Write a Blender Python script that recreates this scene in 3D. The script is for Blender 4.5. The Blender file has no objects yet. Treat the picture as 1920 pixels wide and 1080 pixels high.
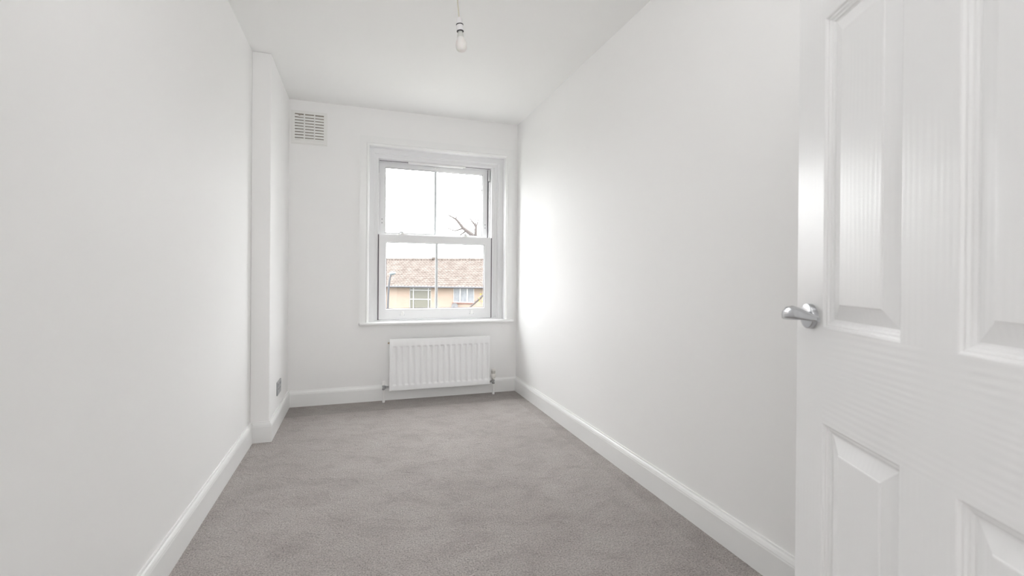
import bpy, bmesh, math, random
from mathutils import Vector, Matrix
random.seed(7)
SC = bpy.context.scene
COL = SC.collection
PI = math.pi

# ------------------------------------------------------------------ camera, sky, lights, exposure
CAM_H = 1.1223
F_PX = 863.62
cd = bpy.data.cameras.new('camera'); cam = bpy.data.objects.new('camera', cd); COL.objects.link(cam)
cd.sensor_width = 36.0; cd.lens = F_PX / 1920 * 36.0
cd.shift_y = -20.37 / 1920; cd.clip_start = 0.02; cd.clip_end = 500
R_ = Vector((0.94905107, -0.31502931, 0.00765552)); U_ = Vector((-0.00645591, 0.00485124, 0.99996739)); F_ = Vector((0.31505617, 0.94906955, -0.00257027))
m = Matrix((R_, U_, -F_)).transposed().to_4x4(); m.translation = (0, 0, CAM_H)
cam.matrix_world = m
cd.dof.use_dof = True; cd.dof.focus_distance = 3.6; cd.dof.aperture_fstop = 4.5
SC.camera = cam

SKY = 18.4      # zenith; an overcast sky falls to a third of it at the horizon
w = bpy.data.worlds.new('overcast'); SC.world = w; w.use_nodes = True
nt = w.node_tree; nt.nodes.clear()
bg = nt.nodes.new('ShaderNodeBackground'); out = nt.nodes.new('ShaderNodeOutputWorld')
bg.inputs[0].default_value = (0.985, 0.99, 1.0, 1)
geo = nt.nodes.new('ShaderNodeTexCoord'); sxyz = nt.nodes.new('ShaderNodeSeparateXYZ')
mx_ = nt.nodes.new('ShaderNodeMath'); mx_.operation = 'MAXIMUM'; mx_.inputs[1].default_value = 0.0
ma_ = nt.nodes.new('ShaderNodeMath'); ma_.operation = 'MULTIPLY_ADD'; ma_.inputs[1].default_value = SKY * 2 / 3; ma_.inputs[2].default_value = SKY / 3
nt.links.new(geo.outputs['Generated'], sxyz.inputs[0]); nt.links.new(sxyz.outputs['Z'], mx_.inputs[0])
nt.links.new(mx_.outputs[0], ma_.inputs[0]); nt.links.new(ma_.outputs[0], bg.inputs[1])
nt.links.new(bg.outputs[0], out.inputs[0])

def area(name, loc, target, sx, sy, power, color):
    ld = bpy.data.lights.new(name, 'AREA'); ld.shape = 'RECTANGLE'; ld.size = sx; ld.size_y = sy
    ld.energy = power; ld.color = color
    o = bpy.data.objects.new(name, ld); COL.objects.link(o); o.location = loc
    d = Vector(target) - Vector(loc); o.rotation_euler = d.to_track_quat('-Z', 'Y').to_euler()
    return o
# added fill lamp, unseen, turned up to bounce off the ceiling by the door
area('bounce_fill', (0.2, 0.35, 2.2), (0.3, 0.9, 2.7), 0.5, 0.5, 8.5, (1.0, 1.0, 1.0))
# added fill lamp in the hallway behind the camera, standing in for daylight
area('hall_fill', (0.3, -2.2, 1.3), (0.3, 3.0, 1.42), 1.6, 2.2, 30, (1.0, 1.0, 1.0))

SC.view_settings.view_transform = 'Standard'; SC.view_settings.look = 'None'
SC.view_settings.exposure = 0.11; SC.view_settings.gamma = 1.0; SC.view_settings.use_curve_mapping = False
cy = SC.cycles
cy.max_bounces = 16; cy.diffuse_bounces = 12; cy.glossy_bounces = 4; cy.transparent_max_bounces = 12
cy.sample_clamp_indirect = 10; cy.use_denoising = True; cy.caustics_reflective = False; cy.caustics_refractive = False

# ------------------------------------------------------------------ materials
def mat(name, col, rough=0.5, metal=0.0, spec=0.5, coat=0.0):
    M = bpy.data.materials.new(name); M.use_nodes = True
    b = M.node_tree.nodes['Principled BSDF']
    b.inputs['Base Color'].default_value = (*col, 1); b.inputs['Roughness'].default_value = rough
    b.inputs['Metallic'].default_value = metal; b.inputs['Specular IOR Level'].default_value = spec
    b.inputs['Coat Weight'].default_value = coat
    return M
def nd(M, t): return M.node_tree.nodes.new(t)
def lk(M, a, b): M.node_tree.links.new(a, b)
def coords(M, scale=(1, 1, 1), rot=(0, 0, 0)):
    tc = nd(M, 'ShaderNodeTexCoord'); mp = nd(M, 'ShaderNodeMapping')
    mp.inputs['Scale'].default_value = scale; mp.inputs['Rotation'].default_value = rot
    lk(M, tc.outputs['Object'], mp.inputs['Vector']); return mp.outputs[0]
def noise(M, vec, scale, detail=2, rough=0.5, dist=0.0):
    n = nd(M, 'ShaderNodeTexNoise'); n.inputs['Scale'].default_value = scale; n.inputs['Detail'].default_value = detail
    n.inputs['Roughness'].default_value = rough; n.inputs['Distortion'].default_value = dist
    lk(M, vec, n.inputs['Vector']); return n.outputs['Fac']
def ramp(M, fac, stops):
    r = nd(M, 'ShaderNodeValToRGB'); e = r.color_ramp.elements
    while len(e) < len(stops): e.new(0.5)
    for i, (p, c) in enumerate(stops):
        e[i].position = p; e[i].color = (*c, 1) if len(c) == 3 else c
    lk(M, fac, r.inputs[0]); return r.outputs[0]
def bump(M, h, strength, dist, prev=None):
    b = nd(M, 'ShaderNodeBump'); b.inputs['Strength'].default_value = strength; b.inputs['Distance'].default_value = dist
    lk(M, h, b.inputs['Height'])
    if prev is not None: lk(M, prev, b.inputs['Normal'])
    return b.outputs[0]
def bsdf(M): return M.node_tree.nodes['Principled BSDF']

def paint(name, col, rough=0.6):
    M = mat(name, col, rough, spec=0.35)
    v = coords(M)
    n = bump(M, noise(M, v, 9, 3), 0.05, 0.01)
    n = bump(M, noise(M, v, 260, 2), 0.06, 0.001, n)
    lk(M, n, bsdf(M).inputs['Normal']); return M
M_wall = paint('wall_paint', (0.885, 0.883, 0.88))
M_ceil = paint('ceiling_paint', (0.885, 0.885, 0.88), 0.7)
M_trim = mat('gloss_trim', (0.86, 0.863, 0.86), 0.32)
n = bump(M_trim, noise(M_trim, coords(M_trim), 30, 2), 0.04, 0.004); lk(M_trim, n, bsdf(M_trim).inputs['Normal'])
M_upvc = mat('white_upvc', (0.80, 0.803, 0.81), 0.3)
M_rad = mat('radiator_enamel', (0.915, 0.92, 0.93), 0.3)
M_white = mat('white_plastic', (0.86, 0.86, 0.85), 0.35)
M_ventp = mat('vent_plastic', (0.82, 0.82, 0.80), 0.4)
M_duct = mat('vent_duct', (0.42, 0.37, 0.33), 0.8)
M_chrome = mat('satin_chrome', (0.56, 0.57, 0.59), 0.17, 1.0)
bsdf(M_chrome)
M_brush = mat('brushed_steel', (0.50, 0.51, 0.53), 0.34, 1.0)
M_cream = mat('cream_plastic', (0.76, 0.745, 0.71), 0.4)
M_slotshade = mat('slot_shade_grey', (0.42, 0.40, 0.37), 0.6)
M_brass = mat('brass', (0.45, 0.36, 0.25), 0.4, 1.0)
M_dark = mat('dark_rubber', (0.05, 0.05, 0.055), 0.6)
M_seal = mat('glazing_gasket', (0.12, 0.10, 0.12), 0.6)
M_cord = mat('cord_pvc', (0.62, 0.58, 0.48), 0.5)
M_bulbcap = mat('bulb_collar', (0.62, 0.63, 0.60), 0.45)
M_bulb = mat('opal_glass', (0.78, 0.765, 0.75), 0.35); bsdf(M_bulb).inputs['Subsurface Weight'].default_value = 0.15
M_grey = mat('aluminium_spacer', (0.66, 0.69, 0.71), 0.5, 0.0)
M_holder = mat('lamp_holder', (0.76, 0.75, 0.76), 0.4)

def glass(name, tint=(1, 1, 1)):
    M = bpy.data.materials.new(name); M.use_nodes = True; t = M.node_tree; t.nodes.clear()
    o = t.nodes.new('ShaderNodeOutputMaterial'); mx = t.nodes.new('ShaderNodeMixShader')
    tr = t.nodes.new('ShaderNodeBsdfTransparent'); gl = t.nodes.new('ShaderNodeBsdfGlossy')
    fr = t.nodes.new('ShaderNodeFresnel'); fr.inputs[0].default_value = 1.25
    tr.inputs[0].default_value = (*tint, 1); gl.inputs['Roughness'].default_value = 0.02
    t.links.new(fr.outputs[0], mx.inputs[0]); t.links.new(tr.outputs[0], mx.inputs[1]); t.links.new(gl.outputs[0], mx.inputs[2])
    t.links.new(mx.outputs[0], o.inputs[0]); return M
M_glass = glass('clear_glass', (0.98, 0.99, 0.985))

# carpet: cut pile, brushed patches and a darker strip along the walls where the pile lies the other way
M_carpet = mat('taupe_cut_pile', (0.36, 0.33, 0.31), 0.95, spec=0.1)
bsdf(M_carpet).inputs['Sheen Weight'].default_value = 0.25
bsdf(M_carpet).inputs['Sheen Roughness'].default_value = 0.6
v = coords(M_carpet); v2 = coords(M_carpet, (1.0, 1.3, 1), (0, 0, 0.5))
big = noise(M_carpet, v, 0.9, 2, 0.5, 0.6)
mid = noise(M_carpet, v2, 5.5, 7, 0.66, 0.5)
tuft = noise(M_carpet, v, 150, 4, 0.75)
vor = nd(M_carpet, 'ShaderNodeTexVoronoi'); vor.inputs['Scale'].default_value = 330; lk(M_carpet, v, vor.inputs['Vector'])
c_mid = ramp(M_carpet, mid, [(0.33, (0.375, 0.338, 0.323)), (0.5, (0.440, 0.404, 0.386)), (0.68, (0.470, 0.440, 0.420))])
c_big = ramp(M_carpet, big, [(0.32, (0.90, 0.895, 0.89)), (0.68, (1.08, 1.085, 1.085))])
c_tuft = ramp(M_carpet, tuft, [(0.38, (0.58, 0.57, 0.565)), (0.50, (1.0, 1.0, 1.0)), (0.62, (1.34, 1.34, 1.34))])
def mul(M, a, b, fac=1.0):
    x = nd(M, 'ShaderNodeMix'); x.data_type = 'RGBA'; x.blend_type = 'MULTIPLY'; x.inputs['Factor'].default_value = fac
    lk(M, a, x.inputs['A']); lk(M, b, x.inputs['B']); return x.outputs['Result']
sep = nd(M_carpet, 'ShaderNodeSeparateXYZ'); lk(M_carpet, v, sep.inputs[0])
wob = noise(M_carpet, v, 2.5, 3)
def math_(M, op, a, b=None, c=None):
    x = nd(M, 'ShaderNodeMath'); x.operation = op
    for i, s in enumerate((a, b, c)):
        if s is None: continue
        if isinstance(s, (int, float)): x.inputs[i].default_value = s
        else: lk(M, s, x.inputs[i])
    return x.outputs[0]
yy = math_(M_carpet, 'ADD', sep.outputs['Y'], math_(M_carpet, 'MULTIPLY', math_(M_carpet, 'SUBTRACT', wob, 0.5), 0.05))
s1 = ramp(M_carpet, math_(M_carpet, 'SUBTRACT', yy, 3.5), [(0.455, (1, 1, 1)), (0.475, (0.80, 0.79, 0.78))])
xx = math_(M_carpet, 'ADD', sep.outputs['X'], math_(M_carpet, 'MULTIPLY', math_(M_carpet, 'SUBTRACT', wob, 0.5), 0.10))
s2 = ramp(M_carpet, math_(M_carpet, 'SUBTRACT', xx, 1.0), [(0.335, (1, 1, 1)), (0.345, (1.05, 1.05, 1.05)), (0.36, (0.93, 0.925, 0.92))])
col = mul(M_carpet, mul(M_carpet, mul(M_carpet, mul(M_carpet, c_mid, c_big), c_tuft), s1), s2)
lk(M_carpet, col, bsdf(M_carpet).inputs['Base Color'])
crease = noise(M_carpet, v2, 13, 4, 0.6, 1.2)
nb = bump(M_carpet, mid, 0.7, 0.03); nb = bump(M_carpet, crease, 0.9, 0.016, nb); nb = bump(M_carpet, tuft, 0.8, 0.006, nb); nb = bump(M_carpet, vor.outputs['Distance'], 0.5, 0.003, nb)
lk(M_carpet, nb, bsdf(M_carpet).inputs['Normal'])

def grain_paint(name, vertical):
    M = mat(name, (0.885, 0.888, 0.893), 0.27, spec=0.5)
    v = coords(M, (1, 1, 0.045) if vertical else (0.045, 1, 1))
    n1 = noise(M, v, 160, 3, 0.6)
    v2 = coords(M, (1, 1, 0.16) if vertical else (0.16, 1, 1))
    wv = nd(M, 'ShaderNodeTexWave'); wv.wave_type = 'BANDS'; wv.bands_direction = 'X' if vertical else 'Z'
    wv.inputs['Scale'].default_value = 26; wv.inputs['Distortion'].default_value = 7.0; wv.inputs['Detail'].default_value = 2
    wv.inputs['Detail Scale'].default_value = 0.5; lk(M, v2, wv.inputs['Vector'])
    msk = ramp(M, noise(M, coords(M), 5, 2), [(0.4, (0.15, 0.15, 0.15)), (0.62, (1, 1, 1))])
    wm = math_(M, 'MULTIPLY', wv.outputs['Fac'], msk)
    b = bump(M, n1, 0.12, 0.0010); b = bump(M, wm, 0.10 if vertical else 0.20, 0.0012, b)
    lk(M, b, bsdf(M).inputs['Normal']); return M
M_gv = grain_paint('door_paint_upright_grain', True)
M_gh = grain_paint('door_paint_level_grain', False)

# outdoors
M_brick = mat('orange_brick', (0.3, 0.2, 0.13), 0.9)
bt = nd(M_brick, 'ShaderNodeTexBrick'); bt.inputs['Scale'].default_value = 1.0
bt.inputs['Brick Width'].default_value = 0.225; bt.inputs['Row Height'].default_value = 0.075; bt.inputs['Mortar Size'].default_value = 0.008
bt.inputs['Color1'].default_value = (0.160, 0.117, 0.091, 1); bt.inputs['Color2'].default_value = (0.178, 0.137, 0.112, 1); bt.inputs['Mortar'].default_value = (0.165, 0.145, 0.12, 1)
tc = nd(M_brick, 'ShaderNodeTexCoord'); sp = nd(M_brick, 'ShaderNodeSeparateXYZ'); cb = nd(M_brick, 'ShaderNodeCombineXYZ')
lk(M_brick, tc.outputs['Object'], sp.inputs[0]); lk(M_brick, sp.outputs['X'], cb.inputs[0]); lk(M_brick, sp.outputs['Z'], cb.inputs[1]); lk(M_brick, cb.outputs[0], bt.inputs['Vector'])
lk(M_brick, bt.outputs['Color'], bsdf(M_brick).inputs['Base Color'])
M_tile = mat('clay_tile', (0.15, 0.12, 0.105), 0.95, spec=0.05)
ct = ramp(M_tile, noise(M_tile, coords(M_tile), 2.3, 4), [(0.35, (0.068, 0.0570, 0.0510)), (0.65, (0.092, 0.079, 0.0715))]); lk(M_tile, ct, bsdf(M_tile).inputs['Base Color'])
M_gutter = mat('dark_gutter', (0.035, 0.035, 0.04), 0.6)
M_hwhite = mat('house_white', (0.26, 0.26, 0.26), 0.5)
M_obsc = mat('obscure_glass', (0.14, 0.135, 0.105), 0.35)
co = ramp(M_obsc, noise(M_obsc, coords(M_obsc), 14, 4), [(0.35, (0.052, 0.05, 0.038)), (0.65, (0.085, 0.083, 0.066))]); lk(M_obsc, co, bsdf(M_obsc).inputs['Base Color'])
M_net = mat('net_curtain_pane', (0.21, 0.225, 0.24), 0.3)
cn = ramp(M_net, noise(M_net, coords(M_net), 7, 3), [(0.35, (0.09, 0.096, 0.105)), (0.6, (0.12, 0.126, 0.135))]); lk(M_net, cn, bsdf(M_net).inputs['Base Color'])
M_sillred = mat('red_sill', (0.10, 0.05, 0.042), 0.8)
M_dish = mat('dish_grey', (0.07, 0.07, 0.073), 0.6)
M_lampgrey = mat('lamp_post_grey', (0.018, 0.02, 0.025), 0.5)
M_lamphead = mat('lamp_head_grey', (0.06, 0.072, 0.078), 0.5)
M_bark = mat('bark', (0.045, 0.038, 0.036), 0.9)
M_leaf = mat('yellow_leaf', (0.17, 0.145, 0.03), 0.7)
M_grass = mat('grass', (0.05, 0.09, 0.03), 0.95)
cg = ramp(M_grass, noise(M_grass, coords(M_grass), 0.6, 4), [(0.4, (0.145, 0.145, 0.13)), (0.6, (0.19, 0.19, 0.175))]); lk(M_grass, cg, bsdf(M_grass).inputs['Base Color'])
M_tar = mat('tarmac', (0.10, 0.10, 0.10), 0.9)
M_pav = mat('paving', (0.26, 0.255, 0.24), 0.9)
M_lino = mat('hall_floor', (0.36, 0.33, 0.31), 0.9)

# ------------------------------------------------------------------ mesh helpers
def obj(name, bm, M, parent=None, smooth=False, bevel=0.0):
    bmesh.ops.recalc_face_normals(bm, faces=bm.faces)
    me = bpy.data.meshes.new(name); bm.to_mesh(me); bm.free()
    for x in (M if isinstance(M, (list, tuple)) else [M]): me.materials.append(x)
    if smooth:
        for p in me.polygons: p.use_smooth = True
        me.set_sharp_from_angle(angle=math.radians(38))
    o = bpy.data.objects.new(name, me); COL.objects.link(o)
    if parent: o.parent = parent
    if bevel:
        b = o.modifiers.new('bevel', 'BEVEL'); b.width = bevel; b.segments = 2; b.limit_method = 'ANGLE'; b.angle_limit = math.radians(40)
        b.harden_normals = False
    return o
def tag(o, label, cat, group=None):
    o['label'] = label; o['category'] = cat
    if group: o['group'] = group
    return o
def empty(name, loc=(0, 0, 0), rz=0):
    o = bpy.data.objects.new(name, None); COL.objects.link(o); o.location = loc; o.rotation_euler = (0, 0, rz)
    o.empty_display_size = 0.1; return o
def struct(o, label=None):
    o['kind'] = 'structure'
    if label: o['label'] = label
    return o
def box(bm, x0, x1, y0, y1, z0, z1, mi=0, M=None):
    vs = [bm.verts.new(c) for c in ((x0, y0, z0), (x1, y0, z0), (x1, y1, z0), (x0, y1, z0), (x0, y0, z1), (x1, y0, z1), (x1, y1, z1), (x0, y1, z1))]
    if M is not None:
        for q in vs: q.co = M @ q.co
    for f in ((0, 3, 2, 1), (4, 5, 6, 7), (0, 1, 5, 4), (1, 2, 6, 5), (2, 3, 7, 6), (3, 0, 4, 7)):
        bm.faces.new([vs[i] for i in f]).material_index = mi
    return vs
def B(*a): bm = bmesh.new(); box(bm, *a); return bm
def plate_with_holes(bm, u0, u1, v0, v1, holes, place):
    """slab in (u, v) with rectangular holes, as one watertight-looking set of cells; place(u0,u1,v0,v1) adds a box"""
    us = sorted({u0, u1, *[h[0] for h in holes], *[h[1] for h in holes]}); vs = sorted({v0, v1, *[h[2] for h in holes], *[h[3] for h in holes]})
    us = [u for u in us if u0 <= u <= u1]; vs = [q for q in vs if v0 <= q <= v1]
    for a, b in zip(us, us[1:]):
        run = None
        for c, d in zip(vs, vs[1:]):
            mu, mv = (a + b) / 2, (c + d) / 2
            if any(h[0] < mu < h[1] and h[2] < mv < h[3] for h in holes):
                if run: place(a, b, *run); run = None
            else: run = (run[0], d) if run else (c, d)
        if run: place(a, b, *run)
def sweep(bm, path, prof, put, closed=False):
    """path [(a,b)], profile [(o,d)]: o offsets to the left of travel with mitred corners; put(a,b,d)->3D"""
    n = len(path); rings = []
    for i, p in enumerate(path):
        p = Vector(p)
        dirs = []
        if closed or i > 0: dirs.append((p - Vector(path[i - 1])).normalized())
        if closed or i < n - 1: dirs.append((Vector(path[(i + 1) % n]) - p).normalized())
        ns = [Vector((-d.y, d.x)) for d in dirs]
        if len(ns) == 2:
            b = ns[0] + ns[1]; k = b / (1 + ns[0].dot(ns[1]))
        else: k = ns[0]
        rings.append([bm.verts.new(put(p.x + k.x * o, p.y + k.y * o, d)) for o, d in prof])
    m_ = len(prof)
    for i in range(n if closed else n - 1):
        r0, r1 = rings[i], rings[(i + 1) % n]
        for j in range(m_): 
            j2 = (j + 1) % m_
            bm.faces.new((r0[j], r0[j2], r1[j2], r1[j]))
    if not closed:
        bm.faces.new(rings[0]); bm.faces.new(rings[-1][::-1])
def lathe(bm, prof, seg=24, c=(0, 0, 0), M=None):
    """prof [(r,z)]; M optional matrix applied after"""
    rings = []
    for r, z in prof:
        if r < 1e-6: vs = [bm.verts.new((0, 0, z))]
        else: vs = [bm.verts.new((r * math.cos(2 * PI * k / seg), r * math.sin(2 * PI * k / seg), z)) for k in range(seg)]
        rings.append(vs)
    for a, b in zip(rings, rings[1:]):
        for k in range(seg):
            k2 = (k + 1) % seg
            if len(a) == 1 and len(b) == 1: continue
            if len(a) == 1: bm.faces.new((a[0], b[k], b[k2]))
            elif len(b) == 1: bm.faces.new((a[k], a[k2], b[0]))
            else: bm.faces.new((a[k], a[k2], b[k2], b[k]))
    if len(rings[0]) > 1: bm.faces.new(rings[0][::-1])
    if len(rings[-1]) > 1: bm.faces.new(rings[-1])
    T = Matrix.Translation(c) @ (M if M is not None else Matrix())
    for vs in rings:
        for q in vs: q.co = T @ q.co
def tube(bm, pts, radii, seg=10):
    pts = [Vector(p) for p in pts]; rings = []
    if not isinstance(radii, (list, tuple)): radii = [radii] * len(pts)
    up = None
    for i, p in enumerate(pts):
        d = (pts[min(i + 1, len(pts) - 1)] - pts[max(i - 1, 0)]).normalized()
        if up is None: up = d.orthogonal().normalized()
        a = (up - d * up.dot(d)).normalized(); up = a; b = d.cross(a)
        rings.append([bm.verts.new(p + (a * math.cos(2 * PI * k / seg) + b * math.sin(2 * PI * k / seg)) * radii[i]) for k in range(seg)])
    for r0, r1 in zip(rings, rings[1:]):
        for k in range(seg): bm.faces.new((r0[k], r0[(k + 1) % seg], r1[(k + 1) % seg], r1[k]))
    bm.faces.new(rings[0][::-1]); bm.faces.new(rings[-1])
RX = lambda a: Matrix.Rotation(a, 4, 'X')
RY = lambda a: Matrix.Rotation(a, 4, 'Y')

# ------------------------------------------------------------------ room numbers (metres)
H = 2.6
XR, XL, XP = 1.469, -0.6815, -0.567        # right wall, left wall, side of the pier
K, YP, YN = 4.280, 3.4446, 0.10            # window wall, face of the pier, inner face of the door wall
T = 0.32
WX0, WX1, WZ0, WZ1 = 0.075, 1.352, 0.676, 2.278   # opening in the window wall

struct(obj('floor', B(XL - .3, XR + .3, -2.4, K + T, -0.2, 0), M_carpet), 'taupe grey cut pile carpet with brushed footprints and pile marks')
struct(obj('ceiling', B(XL - .3, XR + .3, -2.4, K + T, H, H + .15), M_ceil))
struct(obj('wall_left', B(XL - .3, XL, -2.4, K + T, 0, H), M_wall))
struct(obj('wall_right', B(XR, XR + .3, -2.4, K + T, 0, H), M_wall))
pier = struct(obj('wall_pier', B(XL, XP, YP, K, 0, H), M_wall, bevel=.004), 'shallow white boxed pier in the far left corner')
bm = bmesh.new()
plate_with_holes(bm, XL, XR, 0, H, [(WX0, WX1, WZ0, WZ1)], lambda a, b, c, d: box(bm, a, b, K, K + T, c, d))
struct(obj('wall_back', bm, M_wall), 'white wall around the sash window')
DX0, DX1, DH = -0.13, 0.672, 1.995          # doorway (the camera stands in it)
bm = bmesh.new()
plate_with_holes(bm, XL, XR, 0, H, [(DX0, DX1, -1, DH)], lambda a, b, c, d: box(bm, a, b, YN - .12, YN, c, d))
struct(obj('wall_front', bm, M_wall))
struct(obj('wall_hall', B(XL, XR, -2.4, -2.28, 0, H), M_wall))

# baseboards
SKP = [(0, 0), (.018, 0), (.018, .104), (.0165, .110), (.0165, .113), (.012, .124), (.0075, .130), (.006, .137), (0, .137)]
def skirting(name, path):
    bm = bmesh.new(); sweep(bm, path, SKP, lambda a, b, d: Vector((a, b, d)))
    return struct(obj(name, bm, M_trim))
skirting('baseboard_left', [(XL, YP), (XL, YN)])
skirting('baseboard_pier', [(XP, K), (XP, YP), (XL + .018, YP)])
skirting('baseboard_back', [(XR, K), (XP + .018, K)])
skirting('baseboard_right', [(XR, YN), (XR, K - .018)])
skirting('baseboard_front', [(XL + .018, YN), (DX0 - .07, YN)])

# door frame around the doorway
bm = bmesh.new()
box(bm, DX0 - .005, DX0 + .028, YN - .125, YN + .004, 0, DH); box(bm, DX1 - .005, DX1 + .02, YN - .125, YN + .004, 0, DH); box(bm, DX0 + .028, DX1 - .005, YN - .125, YN + .004, DH - .012, DH + .02)
struct(obj('trim_1', bm, M_trim, bevel=.002), 'white painted door lining')

# ------------------------------------------------------------------ window casing
ARC = [(0, 0), (0, .020), (.058, .020), (.060, .024), (.064, .026), (.068, .024), (.069, .017), (.072, .016), (.078, .012), (.082, .004), (.082, 0)]
bm = bmesh.new()
ax0, ax1, az1, az0 = WX0 - .076, WX1 + .076, WZ1 + .072, .698
# travel so that the inside of the opening is on the left: up the right side is x=max -> go bottom right, up, left, down
sweep(bm, [(ax1, az0), (ax1, az1), (ax0, az1), (ax0, az0)], ARC, lambda a, b, d: Vector((a, K - d, b)))
struct(obj('trim_2', bm, M_trim), 'moulded white architrave around the sash window')
bm = bmesh.new(); box(bm, ax0 - .002, ax1 + .002, K - .048, K + .10, .676, .699)
struct(obj('trim_3', bm, M_trim, bevel=.008), 'white rounded window board under the sash window')

# ------------------------------------------------------------------ sash window
win = empty('window_1', ((WX0 + WX1) / 2, K + .1, WZ0)); struct(win, 'white two over two sash window')
WO = Vector(win.location)
def wbox(bm, x0, x1, y0, y1, z0, z1): box(bm, x0 - WO.x, x1 - WO.x, K + y0 - WO.y, K + y1 - WO.y, z0 - WO.z, z1 - WO.z)
def wobj(name, boxes, M, parent=None, bevel=0.0015):
    bm = bmesh.new()
    for b in boxes: wbox(bm, *b)
    return obj(name, bm, M, parent or win, bevel=bevel)
J0, J1, JT, JB = .165, 1.2385, 2.192, .710
wput = lambda a, b, d: Vector((a - WO.x, K + d - WO.y, b - WO.z))
# stepped frame lining: profile runs from the wall opening inward
FR = [(0, .002), (.006, .002), (.006, .070), (.052, .074), (.052, .090), (.060, .092), (.060, .100), (.085, .102), (.0905, .106), (.0905, .28), (0, .28)]
bm = bmesh.new()
sweep(bm, [(WX1, WZ0), (WX1, WZ1), (WX0, WZ1), (WX0, WZ0)], FR, wput)
obj('frame', bm, M_upvc, win)
wobj('frame_sill', [(WX0 + .006, WX1 - .006, .076, .28, .690, .7095), (WX0 + .08, WX1 - .08, .145, .28, .7095, .718)], M_upvc)
# lower sash
LX0, LX1, LZ0, LZ1 = .1705, 1.2335, .714, 1.494
LG = (.231, 1.170, .806, 1.429)
def sash(name, x0, x1, z0, z1, g, y, label):
    gx0, gx1, gz0, gz1 = g
    bm = bmesh.new()
    plate_with_holes(bm, x0, x1, z0, z1, [(gx0, gx1, gz0, gz1)], lambda a, b, c, d: wbox(bm, a, b, y, y + .042, c, d))
    bmesh.ops.remove_doubles(bm, verts=bm.verts, dist=1e-5)
    s = obj(name, bm, M_upvc, win); s['label'] = label
    # glazing bead, gasket, pane, bar
    bm = bmesh.new(); sweep(bm, [(gx1, gz0), (gx1, gz1), (gx0, gz1), (gx0, gz0)], [(-.001, .0), (.0, .0), (.0045, .007), (.0045, .013), (-.001, .013)],
                            lambda a, b, d: wput(a, b, d + y), closed=True)
    obj('glazing_bead', bm, M_upvc, s)
    bm = bmesh.new(); sweep(bm, [(gx1, gz0), (gx1, gz1), (gx0, gz1), (gx0, gz0)], [(0, .0135), (.0085, .0135), (.0085, .0175), (0, .0175)],
                            lambda a, b, d: wput(a, b, d + y), closed=True)
    obj('gasket', bm, M_seal, s)
    xm = (gx0 + gx1) / 2 + .0005
    for (pa, pb) in ((gx0, xm), (xm, gx1)):
        bm = bmesh.new(); vs = [bm.verts.new(wput(a, b, y + .020)) for a, b in ((pa, gz0), (pb, gz0), (pb, gz1), (pa, gz1))]
        bm.faces.new(vs); obj('pane', bm, M_glass, s)
    bm = bmesh.new(); wbox(bm, xm - .011, xm + .011, y + .010, y + .0195, gz0, gz1); wbox(bm, xm - .011, xm + .011, y + .0205, y + .030, gz0, gz1)
    obj('glazing_bar', bm, M_grey, s, bevel=.003)
    return s
lower = sash('lower_sash', LX0, LX1, LZ0, LZ1, LG, .100, 'inner sliding sash at the bottom')
upper = sash('upper_sash', .172, 1.217, 1.485, 2.1855, (.2245, 1.172, 1.514, 2.134), .190, 'outer sliding sash at the top')
# dark brush seals in the sash channels
wobj('brush_seal', [(.1615, .1705, .0985, .108, JB, LZ1)], M_seal, bevel=0)
wobj('brush_seal', [(1.2335, 1.2415, .0985, .108, JB, LZ1)], M_seal, bevel=0)
wobj('brush_seal', [(J0, .1725, .180, .200, LZ1, 2.06)], M_seal, bevel=0)
wobj('brush_seal', [(1.2170, 1.2225, .186, .205, LZ1, 2.187)], M_seal, bevel=0)
wobj('brush_seal', [(J0 + .006, .43, .1275, .1305, 2.1738, 2.1785)], M_seal, bevel=0)
wobj('brush_seal', [(.98, J1 - .010, .1275, .1305, 2.1738, 2.1785)], M_seal, bevel=0)
wobj('jamb_cover', [(J0 - .001, .1735, .150, .172, LZ1 + .002, 2.065)], M_upvc, bevel=.002)
wobj('jamb_cover', [(1.2245, J1 + .001, .150, .172, LZ1 + .002, 2.055)], M_upvc, bevel=.002)
wobj('jamb_cover', [(1.2195, 1.2275, .150, .172, 2.065, 2.187)], M_upvc, bevel=.002)
wobj('frame_lining', [(J1, 1.2665, .1045, .278, JB, 2.190)], M_upvc)
for bx in ((J0 - .001, .180, .1435, .188, JB, LZ1 - .01), (1.225, J1 + .0005, .1435, .188, JB, LZ1 - .01)): wobj('parting_bead', [bx], M_upvc)
for bx in ((J0 - .001, .190, .234, .280, JB, 2.19), (1.203, J1 + .0005, .234, .280, JB, 2.19), (.190, 1.203, .234, .280, 2.165, 2.192)): wobj('outer_stop', [bx], M_upvc)
wobj('head_bead', [(J0, .43, .130, .175, 2.178, 2.192), (.43, .96, .120, .175, 2.170, 2.192), (.96, J1, .130, .175, 2.178, 2.192)], M_upvc, bevel=.002)
wobj('vent_strip', [(.43, .97, .112, .122, 2.166, 2.180)], M_white, bevel=.003)
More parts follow.
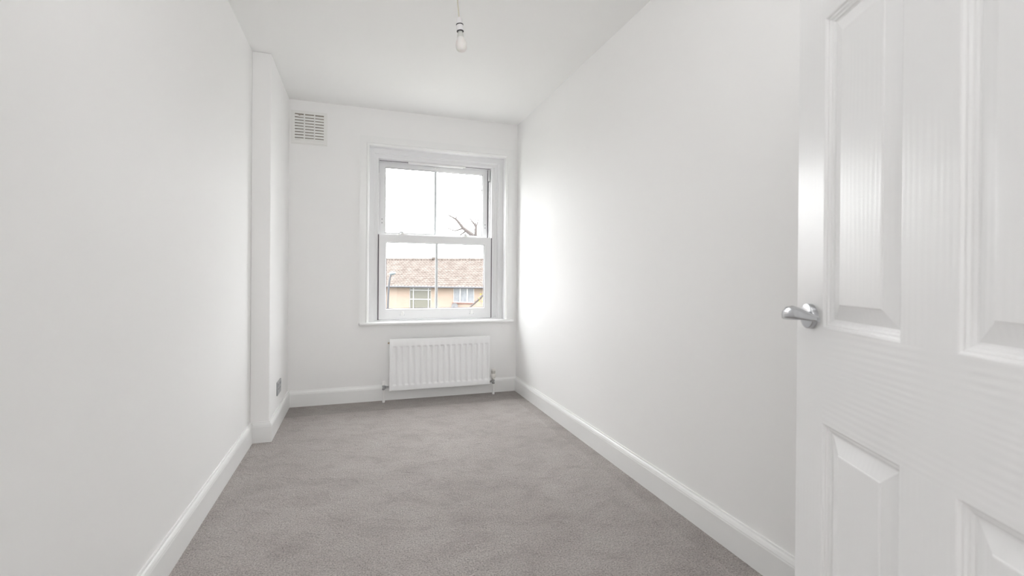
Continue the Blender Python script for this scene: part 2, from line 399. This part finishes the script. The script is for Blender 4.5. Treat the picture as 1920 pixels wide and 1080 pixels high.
# sash furniture
def small(name, boxes, M, parent=None, bevel=.002): return wobj(name, boxes, M, parent, bevel)
for x in (.386, .985):
    f = small('sash_fastener', [(x - .038, x + .038, .108, .134, 1.494, 1.502), (x - .018, x + .012, .112, .130, 1.502, 1.516)], M_white, lower, .003)
    f['label'] = 'white fastener with a chrome lever on the meeting rail'
    bm = bmesh.new(); tube(bm, [wput(x - .036, 1.512, .118), wput(x - .030, 1.520, .116), wput(x - .005, 1.5215, .116), wput(x + .006, 1.516, .118)], [.004, .005, .005, .004], 8)
    obj('lever', bm, M_brush, f, smooth=True)
for x in (.382, 1.040):
    f = small('sash_lift', [(x - .022, x + .022, .096, .100, .748, .758), (x - .012, x + .012, .088, .099, .752, .784), (x - .012, x + .012, .082, .090, .778, .786)], M_white, lower, .002)
    for dx in (-.019, .019):
        bm = bmesh.new(); lathe(bm, [(.0035, 0), (.0035, .002), (0, .0022)], 10, wput(x + dx, .753, .0965), RX(PI / 2)); obj('screw', bm, M_brush, f)
for x, z in ((.200, 1.645), (.200, 1.61), (1.195, 1.632), (1.195, 1.60)):
    bm = bmesh.new(); lathe(bm, [(.0042, 0), (.0042, .002), (0, .0024)], 10, wput(x, z, .1905), RX(PI / 2)); obj('screw', bm, M_dark, upper)
f = small('tilt_catch', [(.665, .720, .184, .191, 2.148, 2.166)], M_white, upper, .003)
for dx in (-.012, .018):
    bm = bmesh.new(); lathe(bm, [(.0032, 0), (.0032, .002), (0, .0024)], 10, wput(.690 + dx, 2.158, .1845), RX(PI / 2)); obj('screw', bm, M_brush, f)

# ------------------------------------------------------------------ radiator
rx0, rx1, rz0, rz1 = .2575, 1.1755, .099, .556
rad = empty('radiator', ((rx0 + rx1) / 2, K - .06, 0))
tag(rad, 'white fluted panel radiator under the window with valves and pipes', 'radiator')
RO = Vector(rad.location)
rl = lambda x, y, z: Vector((x - RO.x, y - RO.y, z - RO.z))
yf = K - .100
cent = [.3035 + .05225 * i for i in range(17)]
def sm(t): t = max(0, min(1, t)); return t * t * (3 - 2 * t)
def flute(x, z):
    d = min(abs(x - c) for c in cent)
    a = 1 - sm((d - .0095) / .011)
    e = sm((z - (rz0 + .043)) / .016) * sm(((rz1 - .062) - z) / .016)
    return .0105 * a * e
xs = [rx0 + .006]
for c in cent: xs += [c - .0205, c - .0165, c - .0128, c - .0095, c, c + .0095, c + .0128, c + .0165, c + .0205]
xs += [rx1 - .006]
zs = [rz0 + .006, rz0 + .042, rz0 + .0465, rz0 + .051, rz0 + .0555, rz0 + .060, rz1 - .079, rz1 - .074, rz1 - .0695, rz1 - .065, rz1 - .061, rz1 - .006]
bm = bmesh.new()
grid = [[bm.verts.new(rl(x, yf + flute(x, z), z)) for z in zs] for x in xs]
for i in range(len(xs) - 1):
    for j in range(len(zs) - 1): bm.faces.new((grid[i][j], grid[i + 1][j], grid[i + 1][j + 1], grid[i][j + 1]))
# rolled edge and back
loop = [grid[i][0] for i in range(len(xs))] + [grid[-1][j] for j in range(1, len(zs))] + [grid[i][-1] for i in range(len(xs) - 2, -1, -1)] + [grid[0][j] for j in range(len(zs) - 2, 0, -1)]
cx, cz = (rx0 + rx1) / 2 - RO.x, (rz0 + rz1) / 2 - RO.z
def grow(prev, e, dy):
    r = []
    for q in prev:
        p0 = q.co
        r.append(bm.verts.new((p0.x + (e if p0.x > cx + .4 else -e if p0.x < cx - .445 else 0), p0.y + dy, p0.z + (e if p0.z > cz + .21 else -e if p0.z < cz - .21 else 0))))
    for k in range(len(prev)): bm.faces.new((prev[k], prev[(k + 1) % len(prev)], r[(k + 1) % len(prev)], r[k]))
    return r
l1 = grow(loop, .004, .001); l2 = grow(l1, .002, .004); l3 = grow(l2, 0, .012); l4 = grow(l3, -.004, .0)
bm.faces.new(l4)
obj('front_panel', bm, M_rad, rad, smooth=True)
bm = bmesh.new()
nz = 60; fx0, fx1 = rx0 + .02, rx1 - .02
a = []
for i in range(nz * 2 + 1):
    x = fx0 + (fx1 - fx0) * i / (nz * 2); y = K - .082 + (.036 if i % 2 else 0)
    a.append((bm.verts.new(rl(x, y, rz0 + .05)), bm.verts.new(rl(x, y, rz1 - .004))))
for p, q in zip(a, a[1:]): bm.faces.new((p[0], q[0], q[1], p[1]))
o = obj('convector_fins', bm, M_rad, rad); so = o.modifiers.new('solid', 'SOLIDIFY'); so.thickness = .0012; o['kind'] = 'stuff'
for x in (rx0 + .13, rx1 - .13):
    bm = bmesh.new(); box(bm, *[v_ for v_ in (x - .02 - RO.x, x + .02 - RO.x, K - .047 - RO.y, K - .0005 - RO.y, rz0 + .09, rz1 - .05)])
    obj('wall_bracket', bm, M_rad, rad)
bm = bmesh.new(); lathe(bm, [(.008, 0), (.008, .006), (.0055, .008), (.0055, .013), (0, .013)], 6, rl(rx0 - .0005, K - .088, rz1 - .035), RY(-PI / 2))
o = obj('bleed_plug', bm, M_brass, rad); o['label'] = 'small brassy air bleed plug'
def valve(x, side, zc, name, head):
    y = K - .078
    bm = bmesh.new(); tube(bm, [rl(x, y, -.0), rl(x, y, zc - .016)], .0078, 12); lathe(bm, [(.011, 0), (.012, .004), (.012, .020), (.0085, .026)], 16, rl(x, y, 0))
    obj('feed_pipe', bm, M_white, rad, smooth=True)
    bm = bmesh.new()
    lathe(bm, [(.012, -.022), (.0135, -.019), (.0135, -.010), (.010, -.008), (.010, .004), (.0125, .006), (.0125, .016), (.009, .018)], 6 if False else 16, rl(x, y, zc))
    e = rx0 + .0 if side < 0 else rx1
    L = abs(e - x)
    lathe(bm, [(.008, 0), (.008, .010), (.013, .012), (.013, L * .5), (.0095, L * .5 + .002), (.0095, L - .001)], 6, rl(x, y, zc), RY(PI / 2 if side < 0 else -PI / 2))
    o = obj(name, bm, M_brush if side < 0 else M_chrome, rad, smooth=True); o['label'] = 'chrome valve body'
    bm = bmesh.new()
    if head:
        c = rl(x, y, zc + .020)
        lathe(bm, [(.012, 0), (.012, .010), (.0175, .014), (.021, .020), (.021, .050), (.0195, .052), (.0175, .053), (.0175, .082), (.0195, .084), (.0195, .094), (.017, .098), (0, .098)], 24, c)
        h = obj('thermostatic_head', bm, M_cream, o, smooth=True)
        bm = bmesh.new()
        for k in range(10):
            R2 = Matrix.Translation(c) @ Matrix.Rotation(2 * PI * (k + .4) / 10, 4, 'Z')
            box(bm, .0165, .0182, -.0030, .0030, .056, .081, 0, R2)
        obj('grip_slot_shade', bm, M_slotshade, o)  # grey strips paint in the shade of the grip slots
    else:
        lathe(bm, [(.0095, .0), (.0125, .002), (.0125, .032), (.0105, .036), (0, .036)], 20, rl(x, y, zc + .018)); obj('valve_cap', bm, M_white, o, smooth=True)
valve(.2115, -1, .132, 'lockshield_valve', False)
valve(1.216, 1, .120, 'thermostatic_valve', True)

# ------------------------------------------------------------------ wall vent
vx0, vx1, vz0, vz1 = -.5535, -.2680, 2.2280, 2.5095
vent = empty('wall_vent', ((vx0 + vx1) / 2, K, (vz0 + vz1) / 2))
tag(vent, 'white plastic louvred air vent high on the back wall beside the pier', 'vent')
VO = Vector(vent.location)
W_, H_ = vx1 - vx0, vz1 - vz0
cols = [(.030, .099), (.110, .179), (.189, .258)]
rows_z = [vz1 - .030 - .0247 * i for i in range(10)]
holes = [(vx0 + a, vx0 + b, rows_z[9] - .000, rows_z[0] + .004) for a, b in cols]
bm = bmesh.new()
plate_with_holes(bm, vx0 + .006, vx1 - .006, vz0 + .006, vz1 - .006, holes, lambda a, b, c, d: box(bm, a - VO.x, b - VO.x, -.012, -.006, c - VO.z, d - VO.z))
plate_with_holes(bm, vx0, vx1, vz0, vz1, [(vx0 + .02, vx1 - .02, vz0 + .02, vz1 - .02)], lambda a, b, c, d: box(bm, a - VO.x, b - VO.x, -.006, 0, c - VO.z, d - VO.z))
bmesh.ops.remove_doubles(bm, verts=bm.verts, dist=1e-5)
obj('grille_frame', bm, M_ventp, vent)
bm = bmesh.new(); box(bm, -W_ / 2 + .02, W_ / 2 - .02, -.0015, -.0005, -H_ / 2 + .02, H_ / 2 - .02); obj('backing', bm, M_duct, vent)
slat_me = None
for ci, (a, b) in enumerate(cols):
    for i in range(9):
        zt_ = rows_z[i]
        if slat_me is None:
            bm = bmesh.new(); box(bm, -(b - a) / 2, (b - a) / 2, -.001, .001, -.0094, .0094)
            s = obj('slat', bm, M_ventp, vent); slat_me = s.data
        else:
            s = bpy.data.objects.new('slat', slat_me); COL.objects.link(s); s.parent = vent
        s.location = ((vx0 + (a + b) / 2) - VO.x, -.0085, zt_ - .0150 - VO.z)
        s.rotation_euler = (math.radians(-14), 0, 0)
        if ci == 0 and i == 0: s.rotation_euler = (math.radians(-10), math.radians(3), 0)
bm = bmesh.new()
p0 = Vector((vx0 + .048 - VO.x, -.0125, rows_z[0] - VO.z)); q = [bm.verts.new(p0 + Vector(d)) for d in ((0, 0, 0), (.034, 0, -.002), (.018, -.001, -.015), (0, .004, 0), (.034, .004, -.002), (.018, .004, -.015))]
for f_ in ((0, 1, 2), (3, 5, 4), (0, 3, 4, 1), (1, 4, 5, 2), (2, 5, 3, 0)): bm.faces.new([q[k] for k in f_])
o = obj('torn_flap', bm, M_duct, vent); o['label'] = 'small torn flap caught in the top left slot'

# ------------------------------------------------------------------ socket on the pier
sock = empty('wall_socket', (XP, 3.808, .281)); tag(sock, 'brushed steel double wall socket low on the side of the pier', 'socket')
bm = bmesh.new(); box(bm, 0, .0075, -.083, .083, -.049, .049); obj('face_plate', bm, M_brush, sock, bevel=.002)
for s in (-1, 1):
    bm = bmesh.new(); box(bm, .0074, .0105, s * .058 - .007, s * .058 + .007, .012, .034); o = obj('rocker_switch', bm, M_brush, sock, bevel=.001)
    y0 = s * .030
    for pa, pb, pc, pd in ((-.003, .003, .018, .030), (-.0145, -.008, -.012, -.004), (.008, .0145, -.012, -.004)):
        obj('pin_hole', B(.0072, .0079, y0 + pa, y0 + pb, pc, pd), M_dark, sock)
    bm = bmesh.new(); lathe(bm, [(.003, 0), (.003, .0006), (0, .0009)], 10, (.0075, s * .060, -.002), RY(PI / 2)); obj('screw', bm, M_chrome, sock)

# ------------------------------------------------------------------ pendant
lx, ly = .470, 2.30
pen = empty('pendant_light', (lx, ly, H)); tag(pen, 'bare opal bulb in a white lampholder hanging from the ceiling on a cord', 'light')
bm = bmesh.new(); lathe(bm, [(0, -.030), (.012, -.029), (.018, -.022), (.040, -.016), (.043, -.008), (.043, 0)], 28); obj('ceiling_rose', bm, M_white, pen, smooth=True)
bm = bmesh.new(); tube(bm, [(-.010, 0, -.028), (-.009, 0, -.06), (-.0065, 0, -.10), (-.001, 0, -.15), (.0015, 0, -.178)], .0032, 8); obj('cord', bm, M_cord, pen, smooth=True)
tilt = Matrix.Translation((.0015, 0, -.174)) @ RY(math.radians(-5.0))
def lobj(name, prof, M, parent, seg=28):
    bm = bmesh.new(); lathe(bm, prof, seg, (0, 0, 0), tilt); return obj(name, bm, M, parent, smooth=True)
hold = lobj('lamp_holder', [(0, .001), (.008, 0), (.0125, -.004), (.0145, -.010), (.0152, -.034), (.0152, -.038), (.0165, -.039), (.0168, -.066), (.0155, -.069), (0, -.069)], M_holder, pen)
lobj('shade_ring', [(.0160, -.0335), (.0184, -.0345), (.0184, -.0370), (.0160, -.038)], M_dark, hold)
lobj('shade_ring', [(.0150, -.0665), (.0178, -.0675), (.0178, -.0700), (.0150, -.071)], M_dark, hold)
lobj('bulb_cap', [(.0110, -.066), (.0115, -.076), (.0135, -.078), (.0165, -.090), (.0172, -.100), (.0165, -.101)], M_bulbcap, pen)
lobj('bulb', [(.0165, -.099), (.0180, -.106), (.0225, -.116), (.0270, -.127), (.0292, -.138), (.0288, -.148), (.0260, -.158), (.0205, -.166), (.012, -.1705), (0, -.172)], M_bulb, pen, 36)

# ------------------------------------------------------------------ panelled door (local x = hinge to latch, y = out of the face towards the camera side)
DA = .4199; DW = .762; HZ = (0.66486, 0.11772)
door = empty('door_1', (HZ[0], HZ[1], 0), PI / 2 - DA); struct(door, 'open white six panel door with moulded wood grain')
S1, P1, M1 = .1041, .2233, .1072
def sx(s): return DW - s                       # s measured from the latch edge, as seen
zb0, zb1, zm0, zm1, zt0, zt1, DT = .225, .8165, 1.0174, 1.6716, 1.745, 1.895, 1.985
TH = .035
def dpart(name, x0, x1, z0, z1, M): return obj(name, B(x0, x1, -TH, 0, z0, z1), M, door)
dpart('stile', sx(S1), sx(0), .008, DT, M_gv); dpart('stile', 0, S1, .008, DT, M_gv)
ra, rb = S1, sx(S1)
for z0, z1 in ((.008, zb0), (zb1, zm0), (zm1, zt0), (zt1, DT)): dpart('rail', ra, rb, z0, z1, M_gh)
ma, mb = sx(S1 + P1 + M1), sx(S1 + P1)
for z0, z1 in ((zb0, zb1), (zm0, zm1), (zt0, zt1)): dpart('mullion', ma, mb, z0, z1, M_gv)
PR = [(0, 0), (.0022, -.0010), (.0042, -.0042), (.0062, -.0048), (.0080, -.0050), (.0098, -.0082), (.0118, -.0090), (.0136, -.0094), (.0160, -.0122), (.0195, -.0128), (.0500, -.0048), (.0515, -.0030), (.0540, -.0028)]
def panel(x0, x1, z0, z1):
    bm = bmesh.new()
    for side in (0, 1):
        prev = None
        for o_, d in PR:
            y = d if side == 0 else -TH - d
            r = [bm.verts.new((a, y, b)) for a, b in ((x0 + o_, z0 + o_), (x1 - o_, z0 + o_), (x1 - o_, z1 - o_), (x0 + o_, z1 - o_))]
            if prev:
                for k in range(4): bm.faces.new((prev[k], prev[(k + 1) % 4], r[(k + 1) % 4], r[k]))
            prev = r
        bm.faces.new(prev)
    obj('panel', bm, M_gv, door)
for a, b in ((mb, rb), (ra, ma)):
    for z0, z1 in ((zb0, zb1), (zm0, zm1), (zt0, zt1)): panel(a, b, z0, z1)
# lever handle
HS, HZc = .060, 1.0385
rose = bmesh.new(); lathe(rose, [(.027, 0), (.027, .0095), (.0262, .0108), (.0245, .0112), (0, .0112)], 40, (sx(HS), 0, HZc), RX(-PI / 2))
rose_o = obj('handle_rose', rose, M_chrome, door, smooth=True); rose_o['label'] = 'round chrome rose'
def lever(parent):
    # (s from latch edge, outward n, z, half height, half thickness)
    st = [(.060, .008, 1.0385, .0105, .0105), (.060, .022, 1.0385, .0105, .0105), (.0600, .036, 1.039, .0112, .0110), (.0620, .047, 1.040, .0118, .0115), (.068, .055, 1.042, .0132, .0105),
          (.080, .0585, 1.0455, .0150, .0090), (.098, .0585, 1.0475, .0158, .0082), (.118, .0560, 1.0468, .0138, .0075), (.138, .052, 1.0445, .0108, .0065), (.156, .047, 1.042, .0078, .0055), (.170, .043, 1.040, .0052, .0040)]
    bm = bmesh.new(); rings = []
    P = [Vector((sx(s), n_, z)) for s, n_, z, a, b in st]
    for i, p in enumerate(P):
        d = (P[min(i + 1, len(P) - 1)] - P[max(0, i - 1)]); d.z = 0; d.normalize()
        side = Vector((-d.y, d.x, 0)); hh, ht = st[i][3], st[i][4]
        ring = []
        for k in range(20):
            t = 2 * PI * k / 20; c, s_ = math.cos(t), math.sin(t)
            zz = s_ * hh if s_ > 0 else -abs(s_) ** .45 * hh * .85     # domed top, flatter underside
            cc = math.copysign(abs(c) ** (.75), c)
            ring.append(bm.verts.new(p + side * cc * ht + Vector((0, 0, zz))))
        rings.append(ring)
    for a, b in zip(rings, rings[1:]):
        for k in range(20): bm.faces.new((a[k], a[(k + 1) % 20], b[(k + 1) % 20], b[k]))
    bm.faces.new(rings[0]); bm.faces.new(rings[-1])
    return obj('handle_lever', bm, M_chrome, parent, smooth=True)
lever(rose_o)
for z in (.24, 1.0, 1.74):
    bm = bmesh.new(); tube(bm, [(-.004, .004, z - .045), (-.004, .004, z + .045)], .006, 12); box(bm, -.004, -.0005, -.030, 0, z - .045, z + .045)
    obj('hinge', bm, M_chrome, door)

# ------------------------------------------------------------------ outdoors
GZ = -4.7
struct(obj('ground', B(-60, 80, K + T + .2, 110, GZ - .3, GZ), M_grass), 'grass and road level outside, one storey down')
ST = PI * -28 / 180
house = empty('house', (4.7, 30.0, GZ), ST); tag(house, 'orange brick terrace house with a tiled roof seen through the window', 'house')
hz = lambda z: z - GZ
hx0, hx1 = -11.5, 13.5; HD = 7.2
stair = (-1.75, -.28, -2.35, .30); bed = (1.22, 2.61, -.62, .34)
more = [(5.4, 6.8, -.62, .34), (9.2, 10.7, -.62, .34), (-6.4, -5.0, -.62, .34), (-9.9, -8.5, -.62, .34), (1.1, 2.7, -3.9, -2.5), (5.2, 6.9, -3.9, -2.5), (-6.5, -4.9, -3.9, -2.5)]
allw = [stair, bed] + more
bm = bmesh.new()
plate_with_holes(bm, hx0, hx1, hz(GZ), hz(.38), [(a, b, hz(c), hz(d)) for a, b, c, d in allw], lambda a, b, c, d: box(bm, a, b, 0, .25, c, d))
box(bm, hx0, hx0 + .25, .25, HD, 0, hz(.38)); box(bm, hx1 - .25, hx1, .25, HD, 0, hz(.38)); box(bm, hx0 + .25, hx1 - .25, HD - .25, HD, 0, hz(.38))
for x in (hx0, hx1 - .25):
    vs = [bm.verts.new(c) for c in ((x, 0, hz(.38)), (x, HD, hz(.38)), (x, HD / 2, hz(2.10)), (x + .25, 0, hz(.38)), (x + .25, HD, hz(.38)), (x + .25, HD / 2, hz(2.10)))]
    for f_ in ((0, 1, 2), (3, 5, 4), (0, 3, 4, 1), (1, 4, 5, 2), (2, 5, 3, 0)): bm.faces.new([vs[k] for k in f_])
obj('brick_wall', bm, M_brick, house)
EZ, RZ, OV = .41, 2.27, .32
roof = obj('roof', B(hx0 - .1, hx1 + .1, HD / 2 - .05, HD / 2 + .05, hz(RZ) - .14, hz(RZ) - .04), M_tile, house)
# tiles, front and back slope, real curved pantiles
bm = bmesh.new()
for sgn in (1, -1):
    run = HD / 2 + OV; rise = RZ - EZ; L = math.hypot(run, rise); nrow = 15; tw = .225; ncol = int((hx1 - hx0 + .2) / tw)
    if sgn < 0: nrow, tw = 15, .9; ncol = int((hx1 - hx0 + .2) / tw)
    ang = math.atan2(rise, run)
    for r in range(nrow):
        for c in range(ncol):
            x0 = hx0 - .1 + c * tw
            jz = random.uniform(-.004, .004)
            prof = [(0, .0), (.35, -.022), (.62, -.004), (.82, .030), (1.0, .006)]
            lo, hi = [], []
            for (u, h) in prof:
                for arr, t in ((lo, r), (hi, r + 1)):
                    dd = L * t / nrow; lift = .034 if arr is lo else .004
                    yy_ = -OV + math.cos(ang) * dd; zz_ = EZ + math.sin(ang) * dd
                    hh = h + lift + jz
                    y2 = yy_ - math.sin(ang) * hh; z2 = zz_ + math.cos(ang) * hh
                    if sgn < 0: y2 = HD - y2
                    arr.append(bm.verts.new((x0 + u * tw, y2, hz(z2))))
            low = []
            for q in lo: low.append(bm.verts.new((q.co.x, q.co.y, q.co.z - .034)))
            for k in range(4):
                bm.faces.new((lo[k], lo[k + 1], hi[k + 1], hi[k])); bm.faces.new((low[k], low[k + 1], lo[k + 1], lo[k]))
tl = obj('roof_tiles', bm, M_tile, roof); tl['kind'] = 'stuff'
# underlay under the tiles
bm = bmesh.new()
for sgn in (1, -1):
    pts = [(-OV, EZ - .05), (HD / 2, RZ - .03), (HD / 2, RZ - .10), (-OV, EZ - .10)]
    if sgn < 0: pts = [(HD - a, b) for a, b in pts]
    A_ = [bm.verts.new((hx0 - .1, a, hz(b))) for a, b in pts]; B_ = [bm.verts.new((hx1 + .1, a, hz(b))) for a, b in pts]
    bm.faces.new(A_); bm.faces.new(B_[::-1])
    for k in range(4): bm.faces.new((A_[k], A_[(k + 1) % 4], B_[(k + 1) % 4], B_[k]))
obj('roof_deck', bm, M_gutter, roof)
bm = bmesh.new(); nr = int((hx1 - hx0) / .33)
for k in range(nr):
    x = hx0 + k * .33; tube(bm, [(x, HD / 2, hz(RZ) + .0), (x + .325, HD / 2, hz(RZ) + .012)], [.095, .105], 8)
o = obj('ridge_tiles', bm, M_tile, roof); o['kind'] = 'stuff'
bm = bmesh.new(); tube(bm, [(hx0 - .1, -OV - .06, hz(EZ) - .045), (hx1 + .1, -OV - .06, hz(EZ) - .045)], .058, 10); box(bm, hx0, hx1, -.30, -.002, hz(.34), hz(.375))
obj('gutter', bm, M_gutter, house)
def hwindow(rect, xs_, zs_, pane_mat, sill=False, fw=.030):
    a, b, c, d = rect; bm = bmesh.new()
    cells = []
    X = [a] + xs_ + [b]; Z = [c] + zs_ + [d]
    for i in range(len(X) - 1):
        for j in range(len(Z) - 1):
            cells.append((X[i] + fw, X[i + 1] - fw, hz(Z[j]) + fw, hz(Z[j + 1]) - fw))
    plate_with_holes(bm, a, b, hz(c), hz(d), cells, lambda p, q, r, s: box(bm, p, q, .03, .10, r, s))
    f_ = obj('house_window', bm, M_hwhite, house)
    for (p, q, r, s) in cells:
        bm = bmesh.new(); box(bm, p - .01, q + .01, .07, .085, r - .01, s + .01); obj('pane', bm, pane_mat, f_)
    if sill:
        bm = bmesh.new(); box(bm, a - .05, b + .05, -.07, .10, hz(c) - .07, hz(c)); obj('window_sill', bm, M_sillred, f_)
hwindow(stair, [-1.50, -.47], [-1.75, -1.1, -.45, .15], M_obsc)
hwindow(bed, [1.68, 2.15], [], M_net, True, .048)
for r in more: hwindow(r, [r[0] + .47, r[1] - .47], [], M_net, True)
bm = bmesh.new(); box(bm, -4.0, -3.1, HD / 2 + 1.0, HD / 2 + 1.6, hz(1.5), hz(2.72)); box(bm, -4.06, -3.04, HD / 2 + .94, HD / 2 + 1.66, hz(2.62), hz(2.70))
obj('chimney', bm, M_hwhite, house)
bm = bmesh.new(); lathe(bm, [(.16, 0), (.17, .02), (.13, .04), (.13, .10), (.15, .12), (.15, .14), (0, .14)], 12, (-1.38, HD / 2, hz(RZ) + .04)); obj('vent_pot', bm, M_tile, house)
dish = empty('satellite_dish', (0, 0, 0), ST); hx_, hy_ = 1.40, 0
dish.location = (4.7 + math.cos(ST) * 1.40 + math.sin(ST) * .004, 30.0 + math.sin(ST) * 1.40 - math.cos(ST) * .004, -.86)
tag(dish, 'small grey satellite dish on the brick wall below the white window', 'satellite dish')
bm = bmesh.new(); lathe(bm, [(0, .0), (.10, .006), (.18, .022), (.225, .038), (.225, .045), (.18, .030), (.10, .014), (0, .008)], 24, (0, -.22, 0), RX(math.radians(80)))
obj('reflector', bm, M_dish, dish, smooth=True)
bm = bmesh.new(); tube(bm, [(0, -.0, -.06), (0, -.12, -.06), (0, -.22, 0)], .02, 8); obj('mounting_arm', bm, M_dish, dish)
bm = bmesh.new(); tube(bm, [(0, -.24, -.20), (0, -.42, -.18), (0, -.46, -.02)], .012, 8); box(bm, -.03, .03, -.50, -.44, -.03, .04); obj('receiver', bm, M_dish, dish)

# street lamp
sl = empty('street_lamp', (1.38, 24.0, GZ)); tag(sl, 'tall grey street lamp with a curved neck in front of the tiled roof', 'street lamp')
q = lambda x, z: (x - 1.38, 0, z - GZ)
bm = bmesh.new(); lathe(bm, [(.085, 0), (.085, .9), (.055, .95)], 12); tube(bm, [(-.03, 0, .9), (-.02, 0, 3.0), q(1.36, -1.6), q(1.38, -.608), q(1.400, .10), q(1.425, .55), q(1.462, .90), q(1.51, 1.10), q(1.56, 1.17)], [.075, .065, .056, .052, .05, .05, .05, .046, .042], 10)
obj('pole', bm, M_lampgrey, sl, smooth=True)
bm = bmesh.new(); tube(bm, [q(1.47, 1.135), q(1.52, 1.175), q(1.60, 1.205), q(1.68, 1.215), q(1.75, 1.215)], [.04, .085, .10, .085, .03], 12); obj('lamp_head', bm, M_lamphead, sl, smooth=True)

# tree: trunk out of sight to the right, limbs reaching across the upper pane
tr = empty('bare_tree', (4.55, 13.0, GZ)); tag(tr, 'bare winter tree with thin branches and a few yellow leaves', 'tree')
TO = Vector(tr.location); THICK = 1.0
def tb(bm, pts, r0, r1, seg=6):
    P = [Vector(p) - TO for p in pts]; n_ = len(P)
    tube(bm, P, [(r0 + (r1 - r0) * i / (n_ - 1)) * THICK for i in range(n_)], seg)
bm = bmesh.new()
tb(bm, [(4.55, 13.0, GZ), (4.5, 13.05, -2.6), (4.42, 13.0, -.6), (4.46, 13.05, 1.2), (4.62, 13.1, 3.2), (4.6, 13.1, 4.8)], .17, .05, 10)
obj('trunk', bm, M_bark, tr, smooth=True)
Y = 13.0
LIMBS = [([(4.46, 1.5), (3.90, 1.98), (3.50, 2.125), (3.216, 2.156), (3.088, 2.306), (2.946, 2.424), (2.851, 2.497), (2.725, 2.66), (2.647, 2.748), (2.508, 2.817), (2.416, 2.858)], .034, .004),
         ([(3.216, 2.156), (3.191, 2.341), (3.202, 2.542), (3.165, 2.602), (3.085, 2.707), (3.021, 2.796)], .018, .004),
         ([(4.40, -.6), (3.95, .95), (3.595, .733), (3.419, .578), (3.277, .424), (3.041, .195)][0:1] + [(3.95, .30 + .65), (3.595, .733), (3.419, .578), (3.277, .424), (3.041, .195)], .020, .007)]
SUB = [([(2.851, 2.497), (2.727, 2.446), (2.619, 2.419), (2.511, 2.438), (2.419, 2.48)], .009, .003), ([(2.946, 2.424), (2.79, 2.311), (2.698, 2.231), (2.60, 2.13)], .009, .003),
       ([(3.197, 2.542), (3.244, 2.652), (3.259, 2.776)], .008, .003), ([(2.647, 2.748), (2.662, 2.855), (2.708, 2.934)], .006, .002), ([(2.725, 2.66), (2.64, 2.60), (2.57, 2.59)], .004, .002),
       ([(2.508, 2.817), (2.50, 2.89), (2.46, 2.96)], .004, .002), ([(3.191, 2.60), (3.17, 2.70), (3.19, 2.78)], .004, .002), ([(3.50, 2.125), (3.38, 1.85), (3.24, 1.70), (3.014, 1.62)], .003, .002),
       ([(4.5, 2.3), (4.1, 2.9), (3.75, 3.3), (3.45, 3.5), (3.30, 3.62)], .03, .003), ([(3.75, 3.3), (3.5, 3.25), (3.3, 3.32)], .010, .003), ([(4.6, 3.6), (5.1, 4.3), (5.4, 5.0)], .04, .004), ([(4.44, 1.4), (5.0, 2.2), (5.5, 3.0)], .04, .004)]
limb_me = []
THICK = 2.9
for pts, r0, r1 in LIMBS + SUB:
    bm = bmesh.new(); tb(bm, [(x, Y + .15 * math.sin(3 * x), z) for x, z in pts], r0, r1)
    obj('branch', bm, M_bark, tr, smooth=True); limb_me.append(pts)
bm = bmesh.new()
for pts in limb_me:
    for (x, z), (x2, z2) in zip(pts[1:], pts[2:]):
        for k in range(3):
            t = random.random(); px, pz = x + (x2 - x) * t, z + (z2 - z) * t
            an = math.atan2(z2 - z, x2 - x) + random.choice((-1, 1)) * random.uniform(.4, .9); l = random.uniform(.10, .28)
            y0 = Y + .15 * math.sin(3 * px); dy = random.uniform(-.1, .1)
            tb(bm, [(px, y0, pz), (px + l * .5 * math.cos(an), y0 + dy * .5, pz + l * .5 * math.sin(an)), (px + l * math.cos(an + .2), y0 + dy, pz + l * math.sin(an + .2))], .0028, .0012, 4)
o = obj('twigs', bm, M_bark, tr); o['kind'] = 'stuff'
leaf_me = None
spots = [(3.10, 2.27), (3.15, 2.30), (3.18, 2.25), (3.22, 2.22), (3.26, 2.24), (3.30, 2.20), (3.20, 2.30), (3.33, 2.26), (3.30, .50), (3.36, .56), (3.40, .44), (3.33, .40), (3.45, .60), (3.28, .46), (3.38, .50), (3.48, .52), (3.42, .36)]
for x, z in spots:
    if leaf_me is None:
        bm = bmesh.new(); q = [bm.verts.new(c) for c in ((0, 0, 0), (.022, .004, .012), (.028, 0, .034), (.018, -.003, .058), (0, 0, .075), (-.018, .003, .056), (-.028, 0, .034), (-.020, -.004, .012))]; bm.faces.new(q)
        s = obj('leaf', bm, M_leaf, tr); so = s.modifiers.new('thick', 'SOLIDIFY'); so.thickness = .001; leaf_me = s.data
    else:
        s = bpy.data.objects.new('leaf', leaf_me); COL.objects.link(s); s.parent = tr
        so = s.modifiers.new('thick', 'SOLIDIFY'); so.thickness = .001
    s.location = Vector((x, Y + .15 * math.sin(3 * x), z)) - TO; s.rotation_euler = (random.uniform(-.6, .6), random.uniform(0, 6), random.uniform(-.8, .8))
